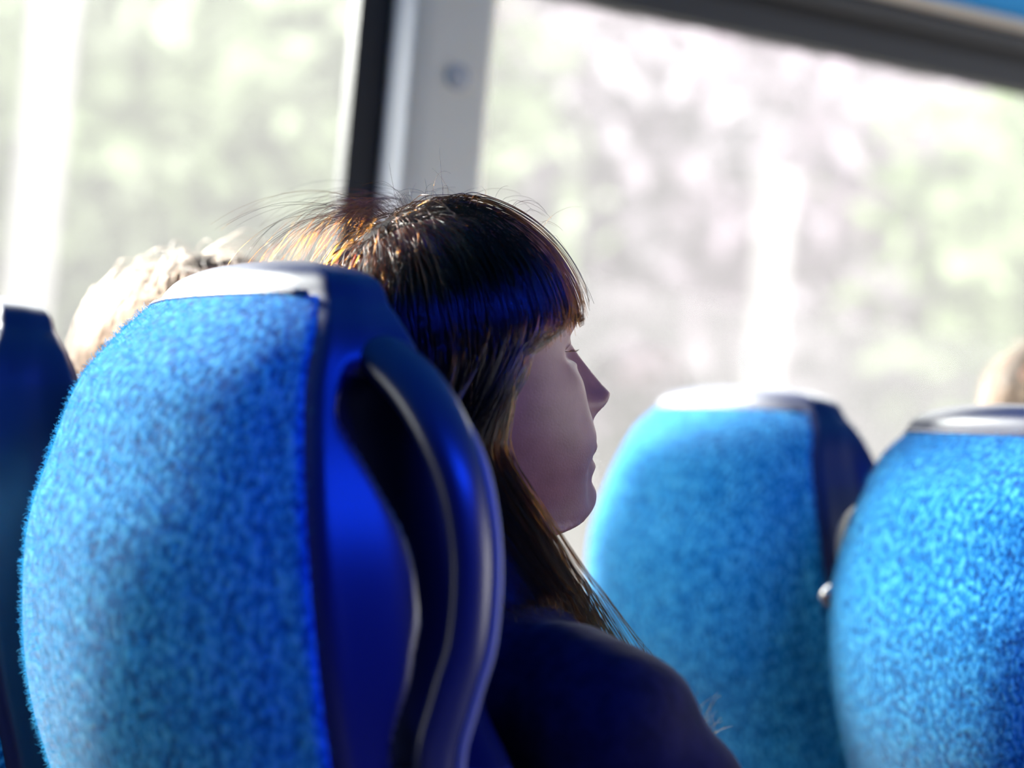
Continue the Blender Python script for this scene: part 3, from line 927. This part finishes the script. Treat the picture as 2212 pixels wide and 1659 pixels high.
# stray hairs lifting off the crown
def strays(n, seed):
    rng = np.random.default_rng(seed); out = []
    for i in range(n):
        if i < n * .6:                                     # lifted locks sweeping back from the whorl
            b = np.array([rng.uniform(-.045, .05), rng.uniform(-.06, -.02), .118 + rng.uniform(-.006, .006)])
            L = rng.uniform(.05, .12); d = np.array([rng.uniform(-.4, .3), -1, rng.uniform(.1, .9)])
        else:
            az = rng.uniform(-2.6, 2.6); b = scalp(az, rng.uniform(.75, 1.4), .008)
            L = rng.uniform(.015, .05); d = b - CEN; d = d / np.linalg.norm(d) * .6 + np.array([0, rng.uniform(-.6, .8), 0]) + rng.normal(0, .25, 3)
        d = d / np.linalg.norm(d); m = 12; P = b.copy(); pts = [P.copy()]
        bend = rng.uniform(.08, .26)
        for k in range(m):
            d = d + np.array([0, 0, -bend]) + rng.normal(0, .03, 3); d /= np.linalg.norm(d)
            P = P + d * L / m; pts.append(P.copy())
        P_ = np.array(pts); P_ = push(P_, np.full(len(P_), .004))
        out.append(h2w(P_))
    return out
hair_curves('stray_hairs', strays(330, 8), 0.00011, M_hair, hair, 0.5)['kind'] = 'stuff'
# ends of a lock sticking out past the shoulder
rng = np.random.default_rng(5); ends = []
for i in range(60):
    b = np.array([.185 + rng.normal(0, .006),   .256 + rng.normal(0, .006), .893 + rng.normal(0, .012)])
    d = np.array([rng.normal(-.05, .15), .55 + rng.normal(0, .25), .75 + rng.normal(0, .3)]); d /= np.linalg.norm(d)
    L = rng.uniform(.008, .024)
    ends.append(np.array([b - d * .02, b, b + d * L * .5, b + d * L + np.array([0, rng.normal(0, .003), -.003])]))
hair_curves('lock_ends', ends, 0.00016, hair_mat('hair_ends', 0.35, 0.6), hair)['kind'] = 'stuff'
# eyebrows and lashes
brow = []
for s in (-1, 1):
    for i in range(160):
        u = rng.random(); x = .014 + .038 * u
        z = .0215 + .006 * math.sin(u * 2.2) + rng.normal(0, .0016)
        y = .0905 + .004 - (x / .0755) ** 2 * .052 + .001
        p = np.array([s * x, y - .002, z])
        brow.append(h2w(np.array([p, p + [s * .0028, .0014, .0012], p + [s * .0060, .0012, .0014]])))
    for i in range(45):
        u = rng.random(); x = .020 + .024 * u
        p = np.array([s * x, .0745 - (x / .0755) ** 2 * .016, .0045])
        brow.append(h2w(np.array([p, p + [s * .0015, .0030, -.0006], p + [s * .003, .0052, .0006]])))
hair_curves('eyebrows', brow, 0.00008, M_hair, woman)['kind'] = 'stuff'

# --- neighbour by the window and the passenger ahead: same body, own hair and clothes
def passenger(loc, label, topmat, rot=0.0):
    o = woman.copy(); COL.objects.link(o)
    tag(o, label, 'person')
    for ch in (top, trous):
        c = ch.copy(); COL.objects.link(c); c.parent = o
        if ch is top:
            c.data = c.data.copy(); c.data.materials.clear(); c.data.materials.append(topmat)
    for ch in kids(woman):
        if ch.name.startswith(('shoe', 'eye')) and not ch.name.startswith('eyebrows'):
            c = ch.copy(); COL.objects.link(c); c.parent = o
    o.location = loc; o.rotation_euler = (0, 0, rot)
    return o
nb = passenger((-0.450, 0.010, -0.010), 'person with loose fair hair mostly hidden behind the large blue seat', M_tan_top)
cap = hair_cap('hair', M_cap_fair, nb, 0.006)
s2 = grow_hair(5000, 12, 0.34, step=0.011, fringe=False, lean=0.1, wave=0.6, whorl=(0.0, -.01, .118), thick=0.034)
hair_curves('strands', s2, 0.0004, M_hair_fair, cap)['kind'] = 'stuff'
fr = passenger((-0.375, 1.060, 0.036), 'person with short tan hair whose head shows above the seats ahead', M_tan_top)
cap = hair_cap('hair', M_cap_fair, fr, 0.004)
s3 = grow_hair(5000, 22, 0.055, step=0.008, fringe=False, lean=0.0, wave=0.2, thick=0.016)
hair_curves('strands', s3, 0.0004, M_hair_short, cap)['kind'] = 'stuff'

# ------------------------------------------------------------------ outside
M_road = mottled('pale_concrete', (0.22, 0.21, 0.21), (0.30, 0.29, 0.28), 3, 4, 0.9)
M_verge = mottled('dry_grass', (0.068, 0.070, 0.054), (0.095, 0.084, 0.086), 0.9, 5, 0.95)
box('road', (-5.0, -14, -1.40), (30, 26, -1.25), M_road)
tag(bpy.data.objects['road'], 'pale concrete road beside the coach', 'road', kind='structure')
V, Fc = [], []
nx, ny = 24, 40
for i in range(nx):
    for j in range(ny):
        x = -5 - 19 * i / (nx - 1); y = -16 + 50 * j / (ny - 1)
        z = -1.27 + 1.2 * sstep(0, 0.3, i / (nx - 1)) + 11.6 * sstep(0.2, 1, i / (nx - 1)) + 0.12 * math.sin(x * 1.3 + y * .7)
        V.append((x, y, z))
for i in range(nx - 1):
    for j in range(ny - 1):
        Fc.append((i * ny + j, i * ny + j + 1, (i + 1) * ny + j + 1, (i + 1) * ny + j))
tag(mesh_obj('verge', V, Fc, M_verge), 'grassy bank rising beside the road', 'bank', kind='structure')

def thicket(name, label, y0, y1, x0, x1, ztop, c0, c1, seed, n, size):
    rng = np.random.default_rng(seed)
    V, Fc = [], []
    lumps = [(rng.uniform(x1, x0), rng.uniform(y0, y1), rng.uniform(2.7, ztop), rng.uniform(1.0, 1.9)) for _ in range(60)]
    for i in range(n):
        lx, ly, lz, lr = lumps[rng.integers(len(lumps))]
        d = rng.normal(0, 1, 3); d /= np.linalg.norm(d)
        p = np.array([lx, ly, lz]) + d * lr * rng.random() ** .4
        a = rng.normal(0, 1, 3); a /= np.linalg.norm(a); b = np.cross(a, rng.normal(0, 1, 3)); b /= np.linalg.norm(b)
        s = size * rng.uniform(.5, 1.3); o = len(V); nn = np.cross(a, b) * s * .15
        V += [p - a * s, p + b * s * .45 + nn, p + a * s, p - b * s * .45 + nn]
        Fc.append((o, o + 1, o + 2, o + 3))
    m = mottled(name + '_leaf', c0, c1, .8, 3, 0.8, .4, .6)
    nt = m.node_tree; pb = nt.nodes['Principled BSDF']
    o = mesh_obj(name, V, Fc, m, None, False)
    return tag(o, label, 'foliage', kind='stuff')
thicket('green_foliage', 'pale green leafy thicket outside the rear window', -4, 6.0, -9.5, -13, 4.6, (0.15, 0.19, 0.10), (0.21, 0.235, 0.165), 1, 16000, .17)
thicket('blossom_foliage', 'pinkish grey thicket of bare twigs and blossom outside', 6.9, 16.5, -10.5, -14, 5.0, (0.21, 0.155, 0.20), (0.26, 0.23, 0.26), 2, 22000, .17)
thicket('lime_foliage', 'bright lime green leaves outside the window ahead', 10.0, 11.6, -8.3, -9.2, 3.6, (0.12, 0.17, 0.065), (0.18, 0.22, 0.12), 3, 2600, .15)

M_post = plain('weathered_white_paint', (0.17, 0.16, 0.16), 0.6, 0.3)
def post(x, y, w, ztop, label):
    r = tag(empty('post', (x, y, -1.27)), label, 'post')
    box('shaft', (-w / 2, -w / 2, 0.0), (w / 2, w / 2, ztop + 1.27), M_post, r, 0.015)
    box('cap', (-w / 2 - .02, -w / 2 - .02, ztop + 1.27), (w / 2 + .02, w / 2 + .02, ztop + 1.33), M_post, r, 0.01)
    box('footing', (-w, -w, -.08), (w, w, .05), M_road, r, 0.02)
post(-5.30, 1.475, .13, 4.2, 'tall white post outside the rear window')
post(-5.50, 5.0, .115, 2.50, 'shorter white post outside the window ahead of the woman')
